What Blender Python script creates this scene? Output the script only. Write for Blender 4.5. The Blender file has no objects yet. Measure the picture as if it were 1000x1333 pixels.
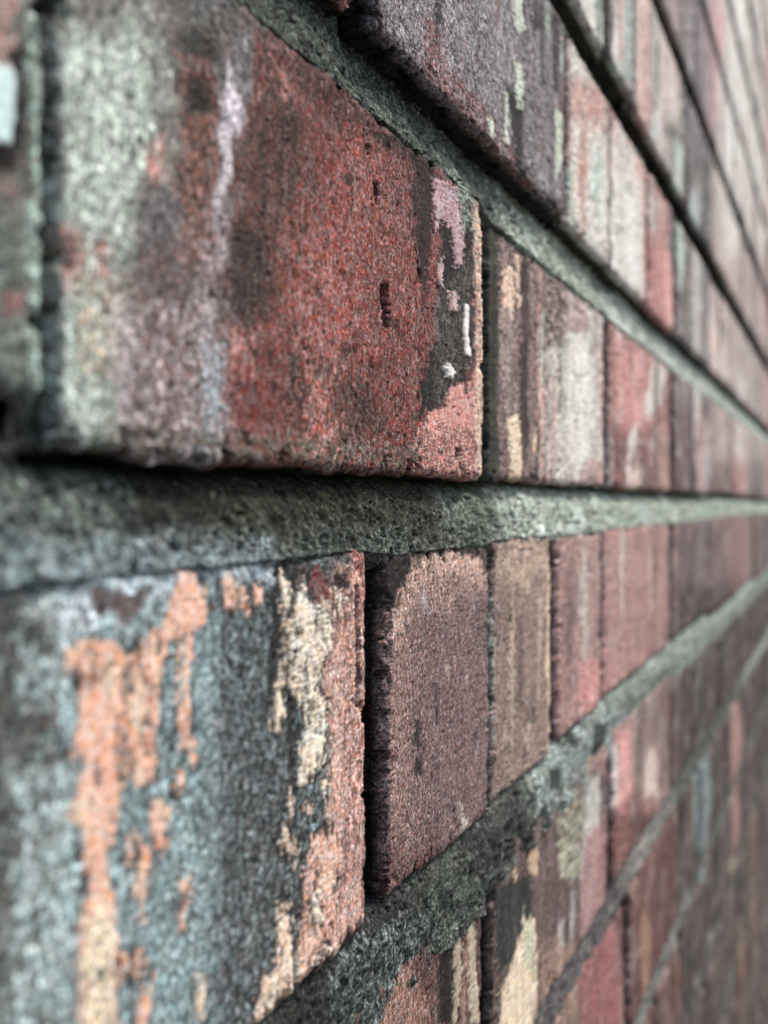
import bpy, math, random
import numpy as np

# ------------------------------------------------------------------ camera, sky, sun, exposure
R = math.radians
F_PX, VPX, VPY = 2064.0, 1100.0, 657.0          # focal length and vanishing point of the courses, in photo pixels
THETA = math.atan((VPX - 500.0) / F_PX)          # angle between the view and the wall's length
KH = 0.0884                                      # metres of height per unit of course slope
DIST = KH * math.cos(THETA)                      # lens to wall face, metres
SCALE = F_PX * DIST / math.cos(THETA) ** 2       # metre-pixels
S0 = DIST * math.tan(THETA)
CAM_Z = 1.15

scn = bpy.context.scene
cam_data = bpy.data.cameras.new('camera')
cam = bpy.data.objects.new('camera', cam_data)
scn.collection.objects.link(cam)
cam.location = (0, -DIST, CAM_Z)
cam.rotation_euler = (R(90), 0, THETA - R(90))
cam_data.sensor_fit = 'HORIZONTAL'
cam_data.sensor_width = 36.0
cam_data.lens = 36.0 * F_PX / 1000.0
cam_data.shift_y = (VPY - 666.5) / 1000.0
cam_data.clip_start = 0.01
cam_data.clip_end = 500
cam_data.dof.use_dof = True
U_FOCUS = 528.0
cam_data.dof.focus_distance = F_PX * DIST / (math.cos(THETA) * (VPX - U_FOCUS))
cam_data.dof.aperture_fstop = cam_data.lens / 2.7
cam_data.dof.aperture_blades = 0
scn.camera = cam

SUN_EL, SUN_AZ = R(52), R(38)                    # azimuth: from the wall's far end (+X) towards its front (-Y)
world = bpy.data.worlds.new('World')
scn.world = world
world.use_nodes = True
nt = world.node_tree
bg = nt.nodes['Background']
sky = nt.nodes.new('ShaderNodeTexSky')
sky.sky_type = 'NISHITA'
sky.sun_disc = False
sky.sun_elevation = SUN_EL
sky.sun_rotation = R(90) + SUN_AZ
sky.air_density = 1.0
sky.dust_density = 4.0
sky.ozone_density = 1.0
nt.links.new(sky.outputs[0], bg.inputs[0])
bg.inputs[1].default_value = 0.13
sd = bpy.data.lights.new('sun', 'SUN')
sd.energy = 2.2
sd.angle = R(14)
sd.color = (1.0, 0.95, 0.88)
sun = bpy.data.objects.new('sun', sd)
scn.collection.objects.link(sun)
from mathutils import Vector
sdir = Vector((math.cos(SUN_EL) * math.cos(SUN_AZ), -math.cos(SUN_EL) * math.sin(SUN_AZ), math.sin(SUN_EL)))
sun.rotation_euler = sdir.to_track_quat('Z', 'Y').to_euler()
sun.location = (0.5, -2, 4)
scn.view_settings.view_transform = 'Standard'
scn.view_settings.look = 'None'
scn.view_settings.gamma = 1.0
scn.view_settings.use_curve_mapping = False
scn.view_settings.exposure = 0.78
scn.render.engine = 'CYCLES'
scn.cycles.max_bounces = 5
scn.cycles.diffuse_bounces = 3
scn.cycles.use_denoising = True

# ------------------------------------------------------------------ wall chart
def U_of(s):
    return VPX - SCALE / np.maximum(s + S0, 0.06)
def V_of(s, h):
    return VPY - (h / KH) * SCALE / np.maximum(s + S0, 0.06)
def S_of(u):
    return SCALE / (VPX - u) - S0

# ------------------------------------------------------------------ noise
def _hash(ix, iy, seed):
    h = (ix.astype(np.int64) * 374761393 + iy.astype(np.int64) * 668265263 + seed * 974634777) & 0xffffffff
    h = ((h ^ (h >> 13)) * 1274126177) & 0xffffffff
    h = ((h ^ (h >> 16)) * 2246822519) & 0xffffffff
    return (h ^ (h >> 15)) & 0xffffffff
def pn(x, y, seed=0):
    """gradient noise, about -1..1"""
    xi, yi = np.floor(x), np.floor(y)
    fx, fy = x - xi, y - yi
    ux, uy = fx * fx * fx * (fx * (fx * 6 - 15) + 10), fy * fy * fy * (fy * (fy * 6 - 15) + 10)
    out = 0
    for dx in (0, 1):
        for dy in (0, 1):
            a = _hash(xi + dx, yi + dy, seed).astype(np.float64) * (2 * math.pi / 4294967296.0)
            g = np.cos(a) * (fx - dx) + np.sin(a) * (fy - dy)
            out = out + g * (ux if dx else 1 - ux) * (uy if dy else 1 - uy)
    return out * 1.5
def fbm(x, y, seed=0, octaves=3, gain=0.55):
    o, a, t = 0, 1.0, 0
    for i in range(octaves):
        o = o + a * pn(x * 2.03 ** i + 17.3 * i, y * 2.03 ** i - 9.1 * i, seed + i * 13)
        t += a; a *= gain
    return o / t * 1.25
def sstep(a, b, x):
    t = np.clip((x - a) / (b - a), 0, 1)
    return t * t * (3 - 2 * t)
def lin(c):
    c = np.array(c, float) / 255.0
    return np.where(c <= 0.04045, c / 12.92, ((c + 0.055) / 1.055) ** 2.4)
def sdf(px, py, poly):
    """signed distance to a polygon, positive inside"""
    d = np.full(px.shape, 1e18); inside = np.zeros(px.shape, bool)
    n = len(poly)
    for i in range(n):
        ax, ay = poly[i]; bx, by = poly[(i + 1) % n]
        ex, ey = bx - ax, by - ay
        wx, wy = px - ax, py - ay
        t = np.clip((wx * ex + wy * ey) / (ex * ex + ey * ey + 1e-9), 0, 1)
        d = np.minimum(d, (wx - ex * t) ** 2 + (wy - ey * t) ** 2)
        c = ((ay > py) != (by > py)) & (px < ex * (py - ay) / (ey if ey else 1e-9) + ax)
        inside ^= c
    return np.where(inside, 1, -1) * np.sqrt(d)
def B(u0, v0, u1, v1):
    return [(u0, v0), (u1, v0), (u1, v1), (u0, v1)]

# ------------------------------------------------------------------ stains, paint remains, lichen and some painted shade, outlined on the wall's face
# kind: softness px, edge wander px, noise per mm, opacity, raise mm, grain, break-up (0 none .. 1 strongly broken)
KINDS = {
    #         soft  freq   op   rise  grain amp  cap  window  stretch
    'wash':  (34, 0.16, 0.90, 0.0, 1.0, 1.15, 0.55, 0.55, 1.0),
    'chip':  (4, 0.5, 1.0, 0.5, 0.2, 0.5, 1.0, 0.3, 1.0),
    'late':  (7, 0.6, 0.9, -0.1, 0.7, 0.9, 0.8, 0.3, 1.0),
    'solid': (14, 0.40, 1.0, 0.0, 0.7, 0.7, 1.0, 0.45, 1.0),
    'tint':  (18, 0.30, 0.92, 0.0, 1.0, 1.10, 0.60, 0.45, 1.0),
    'streak': (7, 0.30, 0.92, 0.05, 0.8, 0.90, 0.60, 0.45, 3.0),
    'grime_shade': (12, 0.40, 0.97, -0.15, 0.45, 1.00, 0.75, 0.28, 1.0),
    'speck': (14, 0.60, 0.95, 0.08, 1.0, 1.50, 0.05, 0.22, 1.0),
    'paint': (11, 0.60, 1.0, 0.32, 0.16, 1.05, 0.85, 0.10, 1.0),
    'flake': (10, 0.70, 1.0, 0.30, 0.30, 1.00, 0.62, 0.14, 1.0),
    'pit':   (5, 0.6, 1.0, -2.2, 0.6, 0.5, 1.0, 0.25, 1.0),
    'blob':  (6, 0.9, 1.0, 0.9, 0.3, 1.0, 1.0, 0.40, 1.0),
}
PB = []   # on bricks
PM = []   # on mortar
def pb(kind, rgb, *polys):
    for p in polys:
        if kind in ('streak', 'tint') and len(p) == 4 and p[0][1] == p[1][1] and p[1][0] == p[2][0]:
            (u0, v0), (u1, v1) = p[0], p[2]; w, l = u1 - u0, v1 - v0      # runs taper instead of ending square
            q = (hash((u0, v0)) % 100) / 100.0
            p = [(u0 + w * (.2 + .5 * q), v0 - .05 * l), (u1 - .15 * w, v0 + .15 * l), (u1, v0 + (.3 + .2 * q) * l), (u1 - .3 * w, v0 + .62 * l),
                 (u1 - w * (.1 + .3 * q), v1 - .12 * l), (u0 + w * (.3 + .4 * q), v1 + .06 * l), (u0 + .15 * w, v0 + .7 * l), (u0, v0 + (.35 + .3 * q) * l), (u0 + .12 * w, v0 + .14 * l)]
        PB.append((kind, rgb, p))
def pm(kind, rgb, *polys):
    for p in polys: PM.append((kind, rgb, p))

# --- course above eye level: the big red stretcher
RED = (118, 58, 52)
pb('solid', (116, 46, 38), [(296, 40), (352, 30), (482, 160), (566, 232), (568, 640), (276, 640), (282, 400)])
pb('wash', (134, 54, 44), [(400, 230), (470, 170), (560, 240), (560, 620), (430, 620), (380, 480)])
pb('wash', (150, 64, 50), [(370, 300), (450, 290), (470, 480), (400, 520), (350, 430)])
pb('wash', (120, 48, 40), B(470, 420, 560, 600))
pb('wash', (94, 54, 46), [(300, 60), (350, 60), (400, 150), (390, 300), (350, 420), (280, 430), (290, 250)])
pb('tint', (62, 46, 40), [(300, 290), (345, 300), (352, 400), (320, 430), (282, 425), (285, 350)])
pb('tint', (72, 48, 42), B(322, 160, 345, 280), B(352, 115, 378, 260), B(395, 225, 408, 255))
pb('tint', (84, 44, 40), [(340, 30), (420, 70), (480, 140), (490, 180), (430, 160), (370, 90)])
pb('tint', (170, 96, 86), [(357, 75), (372, 72), (375, 118), (362, 125)], [(288, 425), (325, 430), (322, 478), (290, 470)])
pb('tint', (88, 50, 42), [(415, 470), (480, 500), (500, 560), (440, 590), (380, 560), (360, 470)])
pb('tint', (176, 90, 72), [(400, 490), (425, 490), (430, 600), (398, 600)])
pb('solid', (112, 106, 102), [(60, -80), (300, -80), (288, 20), (236, 60), (225, 300), (262, 380), (268, 600), (60, 600)])
pb('wash', (122, 110, 106), [(60, -80), (300, -80), (290, 120), (272, 600), (60, 600)])
pb('wash', (168, 184, 168), [(60, 30), (190, 30), (215, 180), (175, 250), (160, 330), (140, 600), (60, 600)])
pb('speck', (194, 214, 198), [(80, 60), (170, 60), (190, 200), (140, 300), (120, 560), (70, 580)])
pb('speck', (196, 172, 140), B(100, 370, 180, 480))
pb('tint', (176, 112, 100), B(68, 300, 96, 380), [(110, 310), (130, 310), (128, 360), (112, 360)], [(185, 190), (205, 190), (215, 240), (190, 240)])
pb('tint', (98, 92, 94), [(168, 240), (225, 250), (232, 400), (200, 430), (170, 400)])
pb('wash', (140, 124, 122), [(150, 400), (265, 400), (272, 590), (160, 590)])
pb('speck', (196, 178, 184), [(150, 400), (270, 400), (272, 590), (150, 590)])
pb('speck', (112, 84, 78), [(180, 330), (262, 300), (268, 580), (170, 560)])
pb('tint', (66, 48, 40), [(232, 20), (282, 20), (288, 120), (275, 260), (255, 330), (232, 280), (225, 120)])
pb('speck', (140, 84, 68), [(235, 70), (275, 100), (275, 340), (235, 330)])
pb('grime_shade', (44, 40, 36), B(232, 35, 270, 75), B(240, 100, 268, 150))
pb('wash', (92, 94, 92), [(180, -70), (330, -70), (330, 40), (300, 70), (230, 20)])
pb('tint', (122, 118, 122), [(290, 40), (318, 40), (322, 120), (292, 120)])
pb('streak', (206, 196, 206), [(286, 108), (300, 100), (318, 130), (308, 165), (296, 175), (290, 240), (282, 300), (274, 300), (280, 220), (283, 160)])
pb('tint', (158, 144, 148), [(280, 260), (290, 260), (284, 330), (266, 380), (270, 440), (282, 520), (280, 590), (262, 590), (258, 460), (256, 380), (268, 320)])
pb('speck', (150, 168, 176), B(262, 450, 282, 590))
pb('grime_shade', (50, 36, 34), [(480, 176), (520, 170), (565, 205), (560, 300), (548, 400), (530, 260), (505, 200)])
pb('grime_shade', (34, 33, 34), [(546, 500), (560, 490), (566, 540), (556, 556)], [(555, 235), (612, 255), (624, 300), (620, 430), (600, 500), (560, 530), (540, 545), (548, 480), (566, 440), (570, 330)])
pb('tint', (120, 56, 52), B(500, 200, 535, 300))
pb('speck', (86, 82, 78), [(560, 400), (612, 330), (610, 470), (566, 520)])
pb('flake', (182, 140, 146), [(562, 232), (590, 240), (602, 300), (601, 345), (590, 348), (585, 300), (572, 285), (563, 300), (560, 262)])
pb('flake', (196, 156, 150), [(566, 340), (573, 335), (572, 372), (567, 372)], [(581, 380), (593, 380), (594, 405), (584, 402)])
pb('speck', (142, 160, 142), [(590, 232), (616, 258), (615, 300), (600, 290)])
pb('chip', (240, 240, 222), [(602, 396), (607, 396), (606, 436), (609, 466), (603, 462), (600, 430)])
pb('blob', (236, 228, 216), [(573, 478), (580, 472), (588, 486), (584, 492), (577, 490)])
pb('paint', (198, 120, 104), [(540, 562), (556, 536), (575, 530), (582, 506), (598, 500), (604, 520), (616, 470), (618, 300), (627, 300), (627, 640), (540, 640)])
pb('streak', (216, 178, 148), [(614, 272), (627, 280), (627, 640), (616, 640), (612, 560), (618, 440)])
pb('speck', (150, 92, 78), B(540, 560, 612, 640))
pb('pit', (26, 28, 26), [(492, 372), (498, 368), (503, 400), (502, 430), (496, 424), (494, 398)], [(588, 582), (594, 584), (593, 600), (589, 598)],
   [(484, 238), (489, 240), (490, 262), (487, 266)], [(472, 190), (477, 189), (476, 201)], [(541, 350), (544, 352), (545, 368)])
pb('speck', (112, 100, 84), [(140, 556), (540, 585), (540, 612), (140, 590)])
# --- next stretcher along
pb('wash', (134, 106, 100), B(630, 300, 720, 660))
pb('grime_shade', (44, 50, 46), B(626, 290, 652, 660))
pb('flake', (226, 178, 144), [(655, 352), (668, 345), (670, 420), (662, 440), (655, 425)], [(673, 330), (682, 335), (680, 400), (674, 400)])
pb('streak', (150, 128, 120), B(652, 400, 672, 540))
pb('flake', (228, 194, 154), [(662, 545), (675, 540), (682, 580), (678, 640), (666, 640), (664, 590)])
pb('streak', (220, 184, 146), B(696, 548, 701, 592))
pb('grime_shade', (58, 46, 46), B(678, 340, 690, 600), B(700, 540, 708, 620))
pb('wash', (214, 206, 192), B(716, 340, 800, 660))
pb('streak', (226, 228, 216), [(742, 470), (772, 430), (776, 560), (760, 640), (744, 600)])
pb('streak', (190, 198, 184), B(716, 460, 724, 640), B(730, 400, 738, 560))
pb('tint', (176, 142, 134), [(715, 355), (760, 380), (770, 430), (716, 440)], B(745, 600, 795, 660))
pb('streak', (128, 96, 92), B(700, 350, 716, 440))
pb('speck', (72, 60, 54), B(700, 360, 740, 450))
# --- further along the same course
pb('wash', (178, 104, 98), B(786, 390, 852, 560))
pb('wash', (128, 66, 64), B(795, 560, 856, 670))
pb('streak', (214, 206, 196), [(856, 440), (868, 450), (862, 530), (838, 545), (820, 600), (832, 660), (815, 660), (816, 580), (842, 510)])
pb('streak', (224, 196, 180), B(815, 610, 842, 660))
pb('streak', (96, 84, 80), B(788, 400, 794, 560))
pb('streak', (176, 128, 112), B(856, 560, 874, 670))
pb('wash', (104, 82, 82), B(876, 500, 960, 670))
pb('streak', (172, 182, 180), B(914, 570, 926, 660))
pb('tint', (168, 96, 84), B(952, 530, 972, 670))
pb('wash', (104, 100, 96), B(974, 540, 1040, 670))
# --- second course up: purple stretcher
pb('speck', (150, 144, 152), [(480, -60), (700, -60), (735, 261), (690, 250), (560, 90), (500, 40)])
pb('speck', (128, 62, 58), [(546, 22), (560, 30), (572, 90), (602, 112), (636, 160), (676, 214), (702, 270), (640, 200), (590, 140), (548, 90)])
pb('grime_shade', (44, 40, 44), B(562, -20, 568, 50), B(688, -20, 698, 40), [(652, 110), (676, 130), (676, 240), (668, 220)])
pb('flake', (198, 208, 182), [(658, -40), (673, -40), (674, 40), (668, 46), (660, 10)], [(662, 80), (672, 84), (676, 150), (668, 140)], [(628, 150), (636, 160), (636, 180), (629, 176)],
   B(650, 120, 655, 190), [(716, 140), (727, 150), (726, 215), (718, 240)])
pb('streak', (156, 176, 158), B(724, 30, 738, 122), B(705, 0, 712, 60))
pb('grime_shade', (58, 48, 50), B(699, 0, 704, 110), B(714, 20, 722, 120))
pb('tint', (88, 52, 52), B(727, 124, 742, 290))
pb('wash', (200, 142, 130), B(738, 30, 800, 240))
pb('solid', (222, 220, 206), [(772, 210), (806, 230), (826, 260), (836, 410), (790, 360)])
pb('wash', (226, 222, 208), [(745, 160), (790, 170), (840, 200), (842, 420), (742, 320)])
pb('streak', (174, 206, 186), B(772, 180, 782, 300), B(740, 190, 746, 310))
pb('streak', (196, 136, 118), B(752, 160, 764, 320), B(836, 120, 842, 400))
pb('wash', (196, 100, 92), B(842, 260, 878, 460))
pb('streak', (226, 208, 198), B(842, 240, 856, 330))
pb('wash', (116, 112, 112), B(880, 200, 926, 520))
pb('streak', (164, 176, 174), B(902, 300, 916, 420))
pb('streak', (76, 66, 66), B(886, 300, 894, 440))
pb('wash', (186, 168, 160), B(926, 300, 1010, 600))
pb('streak', (140, 130, 126), B(940, 300, 950, 560))
# --- third course up
pb('wash', (214, 214, 204), B(740, -80, 800, 100))
pb('streak', (104, 138, 122), B(776, -40, 790, 60))
pb('wash', (148, 172, 158), B(792, -80, 832, 110))
pb('streak', (226, 228, 220), B(796, 10, 812, 100))
pb('wash', (196, 146, 136), B(828, -60, 858, 240))
pb('streak', (92, 92, 90), B(852, 50, 860, 190))
pb('streak', (224, 228, 228), B(846, 150, 862, 210))
pb('wash', (196, 178, 166), B(862, 30, 892, 190))
pb('wash', (98, 98, 98), B(866, 160, 930, 360))
pb('streak', (188, 202, 202), B(898, 240, 914, 320))
pb('wash', (188, 160, 152), B(930, 200, 1000, 420))
pb('wash', (172, 146, 150), B(850, -200, 890, 40))
pb('wash', (132, 120, 128), B(888, -200, 934, 200))
pb('wash', (196, 142, 146), B(925, -200, 950, 160))
pb('solid', (240, 236, 226), B(946, 60, 968, 210))
pb('wash', (236, 226, 214), B(940, -300, 1100, 330))
pb('streak', (204, 134, 130), B(936, 0, 944, 80), B(970, 0, 978, 200))
pb('streak', (140, 128, 124), B(978, 0, 990, 500), B(962, 230, 970, 420))
rs = random.Random(21)
for (ua, ub, va, vb, cols) in [
    (880, 1000, -150, 640, [(92, 88, 88), (214, 206, 196), (186, 140, 134), (70, 66, 68), (170, 176, 170)]),
    (700, 880, -150, 640, [(214, 206, 196), (104, 86, 82), (196, 140, 130), (176, 196, 180)]),
    (735, 880, 680, 960, [(206, 190, 180), (116, 90, 88), (190, 120, 112), (150, 158, 148)]),
    (820, 1000, 800, 1333, [(52, 48, 48), (130, 98, 84), (96, 104, 102), (120, 70, 64), (140, 118, 100)]),
    (640, 830, 1020, 1333, [(190, 178, 166), (64, 54, 54), (170, 116, 108), (150, 150, 136)])]:
    for i in range(13):
        u_ = rs.uniform(ua, ub); w_ = rs.uniform(4, 15); v_ = rs.uniform(va - 80, vb); l_ = rs.uniform(90, 420)
        pb('streak', rs.choice(cols), [(u_, v_), (u_ + w_, v_ + 10), (u_ + w_ * 0.8, v_ + l_), (u_ + w_ * 0.3, v_ + l_ * 1.1)])
pb('solid', (232, 226, 212), [(758, -80), (772, -60), (776, 60), (770, 90), (758, 40)], [(742, 430), (764, 440), (770, 560), (752, 640), (742, 560)], [(960, -60), (972, -40), (984, 120), (990, 300), (976, 200), (962, 60)])
pb('tint', (206, 120, 112), [(802, 440), (842, 470), (838, 560), (806, 550)], [(842, 300), (872, 330), (874, 440), (846, 420)])
pb('solid', (216, 190, 176), [(926, 420), (944, 440), (948, 520), (930, 500)])
# --- the course below: corner header with peach paint
pb('wash', (128, 154, 156), B(-90, 730, 310, 1400))
pb('speck', (146, 178, 182), B(-90, 730, 290, 1400))
pb('wash', (104, 118, 118), B(285, 800, 430, 1100))
pb('wash', (104, 94, 96), B(280, 960, 400, 1400))
pb('speck', (120, 144, 148), B(270, 780, 430, 1400))
pb('speck', (62, 66, 66), B(285, 780, 420, 1400))
pb('speck', (168, 198, 200), [(-40, 735), (240, 735), (225, 790), (140, 830), (60, 840), (-40, 800)], [(10, 880), (95, 860), (95, 960), (40, 960)], [(20, 1000), (95, 990), (92, 1400), (20, 1400)])
pb('grime_shade', (40, 46, 46), [(-60, 780), (18, 790), (30, 850), (16, 930), (70, 960), (86, 985), (40, 1005), (-60, 990)], B(-60, 1090, 24, 1170), B(90, 1104, 98, 1120), B(222, 1036, 233, 1050), B(96, 872, 106, 896))
pb('tint', (190, 206, 218), [(55, 755), (112, 755), (120, 820), (60, 830)])
pb('streak', (186, 206, 216), [(60, 732), (352, 728), (350, 756), (250, 758), (180, 770), (60, 765)])
pb('grime_shade', (98, 78, 76), [(112, 768), (126, 764), (136, 785), (150, 768), (165, 776), (186, 766), (180, 790), (158, 818), (140, 800), (122, 808)])
PEACH = (238, 164, 126)
pb('paint', PEACH,
   [(78, 846), (100, 834), (145, 835), (158, 860), (158, 940), (150, 980), (152, 1050), (140, 1080), (135, 1130), (142, 1170), (142, 1400), (92, 1400), (92, 1220), (100, 1190), (105, 1130), (100, 1078), (74, 1066), (88, 1045), (100, 1000), (88, 970), (98, 920), (100, 885), (82, 872)],
   [(162, 860), (180, 845), (195, 870), (200, 930), (192, 1010), (172, 1026), (155, 1005), (150, 960), (160, 930)],
   [(178, 832), (205, 812), (220, 768), (230, 746), (250, 750), (263, 790), (256, 822), (240, 830), (225, 828), (205, 862), (195, 905), (180, 872)],
   [(228, 828), (246, 826), (240, 900), (238, 972), (228, 976), (228, 900)], [(226, 1002), (234, 1005), (232, 1032), (226, 1030)],
   [(190, 1045), (205, 1038), (212, 1060), (210, 1110), (200, 1120), (188, 1082)], [(172, 1110), (190, 1100), (188, 1132), (180, 1184), (175, 1204), (170, 1152)],
   [(228, 1150), (240, 1144), (237, 1200), (230, 1212)], [(174, 1240), (184, 1250), (190, 1300), (184, 1400), (172, 1400)],
   [(285, 750), (298, 756), (301, 792), (290, 788)], [(304, 764), (316, 765), (314, 796), (305, 792)], [(325, 764), (336, 768), (332, 786), (325, 786)])
pb('streak', (242, 208, 170), [(100, 1190), (140, 1180), (140, 1400), (96, 1400)], B(132, 860, 142, 930), B(170, 880, 180, 960))
pb('paint', (238, 206, 168), [(252, 1268), (260, 1270), (256, 1326), (250, 1326)],
   [(362, 742), (372, 758), (369, 860), (361, 930), (352, 940), (350, 912), (360, 862), (360, 800)])
pb('solid', (212, 156, 134), [(405, 790), (436, 740), (472, 735), (490, 800), (490, 1400), (385, 1400), (390, 1150), (410, 1098), (432, 1078), (436, 1000), (420, 900)])
pb('solid', (206, 152, 130), [(418, 800), (440, 770), (478, 770), (484, 1200), (430, 1240), (404, 1150), (420, 1080), (426, 1000), (416, 900)])
pb('speck', (164, 108, 94), B(446, 760, 485, 1150))
pb('paint', (242, 220, 188),
   [(386, 762), (395, 742), (392, 780), (402, 786), (424, 784), (430, 800), (420, 842), (411, 880), (405, 902), (395, 926), (380, 912), (372, 882), (378, 852), (371, 832), (376, 800)],
   [(400, 900), (412, 905), (419, 940), (415, 990), (401, 1010), (386, 1022), (383, 982), (392, 950)])
pb('paint', (228, 166, 136), [(402, 1092), (420, 1080), (440, 1108), (432, 1170), (412, 1230), (384, 1300), (380, 1240), (392, 1200), (396, 1130)])
pb('paint', (238, 200, 166), [(365, 1168), (372, 1182), (375, 1230), (386, 1260), (378, 1400), (328, 1400), (333, 1278), (356, 1262), (358, 1200)])
pb('grime_shade', (70, 42, 38), [(430, 1236), (482, 1180), (482, 1400), (392, 1400), (398, 1280)])  # shadow at the bottom of the brick, painted as dark red brown
pb('grime_shade', (36, 36, 38), [(346, 770), (362, 770), (358, 870), (346, 900)], [(372, 742), (386, 745), (380, 775), (372, 800)], B(370, 905, 378, 1000),
   [(395, 742), (410, 745), (408, 778), (398, 776)], [(426, 755), (450, 735), (450, 760), (434, 775)])
pb('grime_shade', (116, 46, 46), [(405, 738), (426, 738), (425, 778), (416, 786), (406, 766)])
pb('tint', (160, 70, 64), [(455, 712), (472, 738), (477, 800), (470, 806), (463, 756)])
pb('pit', (40, 32, 32), [(458, 762), (461, 764), (465, 920), (461, 922)], [(374, 1225), (378, 1240), (383, 1320), (379, 1322)])
rf = random.Random(5)
for i in range(46):
    u_, v_ = rf.uniform(345, 440), rf.uniform(755, 1300); l_ = rf.uniform(10, 42); w_ = rf.uniform(2.0, 5.5)
    pb('paint' if i % 3 else 'grime_shade', rf.choice([(240, 214, 180), (232, 190, 158), (236, 206, 172)]) if i % 3 else (42, 42, 42),
       [(u_, v_), (u_ + w_, v_ + l_ * .3), (u_ + w_ * .7, v_ + l_), (u_ - w_ * .3, v_ + l_ * .6)])
for i in range(20):
    u_, v_ = rf.uniform(95, 250), rf.uniform(790, 1320); l_ = rf.uniform(12, 50); w_ = rf.uniform(3, 9)
    pb('paint' if i % 2 else 'grime_shade', (238, 164, 126) if i % 2 else (70, 84, 84), [(u_, v_), (u_ + w_, v_ + l_ * .3), (u_ + w_ * .7, v_ + l_), (u_ - w_ * .3, v_ + l_ * .6)])
for i in range(26):
    u_, v_ = rf.uniform(300, 560), rf.uniform(180, 580); l_ = rf.uniform(6, 30); w_ = rf.uniform(2, 6)
    pb('grime_shade', (52, 34, 30), [(u_, v_), (u_ + w_, v_ + l_ * .3), (u_ + w_ * .7, v_ + l_), (u_ - w_ * .3, v_ + l_ * .6)])
for i in range(22):
    u_, v_ = rf.uniform(508, 716), rf.uniform(760, 1080); l_ = rf.uniform(8, 40); w_ = rf.uniform(1.5, 4)
    pb('late', rf.choice([(46, 38, 38), (60, 52, 48), (178, 158, 136)]), [(u_, v_), (u_ + w_, v_ + l_ * .3), (u_ + w_ * .7, v_ + l_), (u_ - w_ * .3, v_ + l_ * .6)])
# --- two headers next to the black joint
pb('wash', (122, 92, 90), B(500, 700, 640, 1200))
pb('wash', (146, 106, 96), B(500, 780, 540, 1200))
pb('solid', (190, 148, 126), [(508, 830), (522, 768), (545, 720), (600, 712), (628, 730), (632, 775), (600, 748), (560, 752), (530, 792), (518, 840)])
pb('tint', (158, 118, 106), B(515, 745, 632, 800))
pb('grime_shade', (30, 30, 28), [(527, 700), (534, 700), (531, 760)], [(541, 700), (552, 700), (550, 738), (544, 732)], [(556, 700), (566, 700), (560, 752)],
   [(574, 700), (586, 700), (579, 736)], [(596, 700), (604, 700), (601, 728)], [(618, 700), (642, 700), (640, 760), (630, 738)])
pb('grime_shade', (34, 30, 30), [(500, 700), (540, 706), (530, 755), (518, 780), (510, 800), (500, 790)], [(550, 700), (640, 700), (640, 722), (600, 720), (555, 716)])
pb('streak', (172, 162, 166), B(548, 778, 555, 802), B(620, 958, 624, 975), B(616, 780, 620, 790))
pb('grime_shade', (48, 40, 40), B(568, 890, 571, 945), B(540, 940, 548, 1010), B(634, 925, 640, 945))
pb('streak', (206, 206, 184), [(598, 1055), (604, 1070), (612, 1090), (602, 1088)])
pb('wash', (142, 114, 100), B(640, 690, 722, 1100))
pb('tint', (184, 152, 124), B(642, 706, 720, 770))
pb('streak', (186, 166, 140), B(664, 760, 670, 1000), B(700, 780, 705, 900), B(686, 920, 690, 980))
pb('streak', (104, 86, 82), B(674, 800, 682, 960), B(694, 890, 700, 940))
pb('streak', (176, 178, 162), B(640, 760, 644, 980))
pb('streak', (216, 188, 146), B(711, 720, 719, 1000))
pb('grime_shade', (40, 44, 42), B(632, 715, 642, 745))
# --- further along that course
pb('wash', (168, 120, 112), B(728, 690, 800, 1000))
pb('streak', (178, 172, 160), B(756, 720, 768, 860), B(792, 700, 800, 800))
pb('streak', (128, 98, 96), B(738, 720, 748, 900), B(776, 740, 782, 880))
pb('tint', (204, 122, 114), B(750, 850, 830, 960))
pb('wash', (172, 116, 108), B(784, 680, 874, 900))
pb('streak', (206, 184, 172), B(806, 690, 814, 800), B(845, 690, 850, 800))
pb('wash', (92, 80, 80), B(874, 670, 950, 850))
pb('streak', (126, 116, 118), B(905, 680, 915, 800))
pb('wash', (146, 96, 92), B(950, 670, 972, 780))
pb('wash', (94, 84, 80), B(972, 660, 1060, 760))
# --- second course down
pb('wash', (98, 58, 52), B(470, 1100, 632, 1400))
pb('grime_shade', (36, 30, 30), B(574, 1170, 602, 1333), B(632, 1150, 645, 1400))
pb('flake', (178, 158, 128), [(596, 1200), (604, 1195), (604, 1260), (598, 1333), (592, 1333)], [(610, 1190), (622, 1200), (624, 1333), (612, 1333)])
pb('streak', (150, 104, 86), B(604, 1230, 612, 1400), B(500, 1260, 560, 1400))
pb('wash', (102, 78, 74), B(640, 1060, 750, 1400))
pb('grime_shade', (44, 52, 50), [(645, 1160), (690, 1140), (694, 1190), (672, 1250), (648, 1270)])
pb('paint', (220, 192, 154), [(648, 1400), (652, 1290), (668, 1250), (684, 1198), (696, 1196), (700, 1400)])
pb('streak', (196, 200, 160), [(684, 1192), (694, 1200), (696, 1260), (680, 1260)])
pb('flake', (206, 164, 116), [(686, 1116), (702, 1100), (700, 1140), (690, 1138)], B(668, 1130, 672, 1150))
pb('speck', (186, 190, 156), B(728, 1030, 756, 1140))
pb('streak', (210, 204, 194), [(768, 1020), (782, 1010), (782, 1080), (770, 1180), (756, 1190), (756, 1110)])
pb('tint', (176, 118, 116), [(760, 1090), (790, 1060), (792, 1200), (756, 1240)])
pb('streak', (180, 172, 168), B(725, 1190, 735, 1290), B(742, 1150, 748, 1290))
pb('grime_shade', (50, 48, 48), B(736, 1200, 742, 1280), B(791, 1000, 797, 1180))
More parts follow.
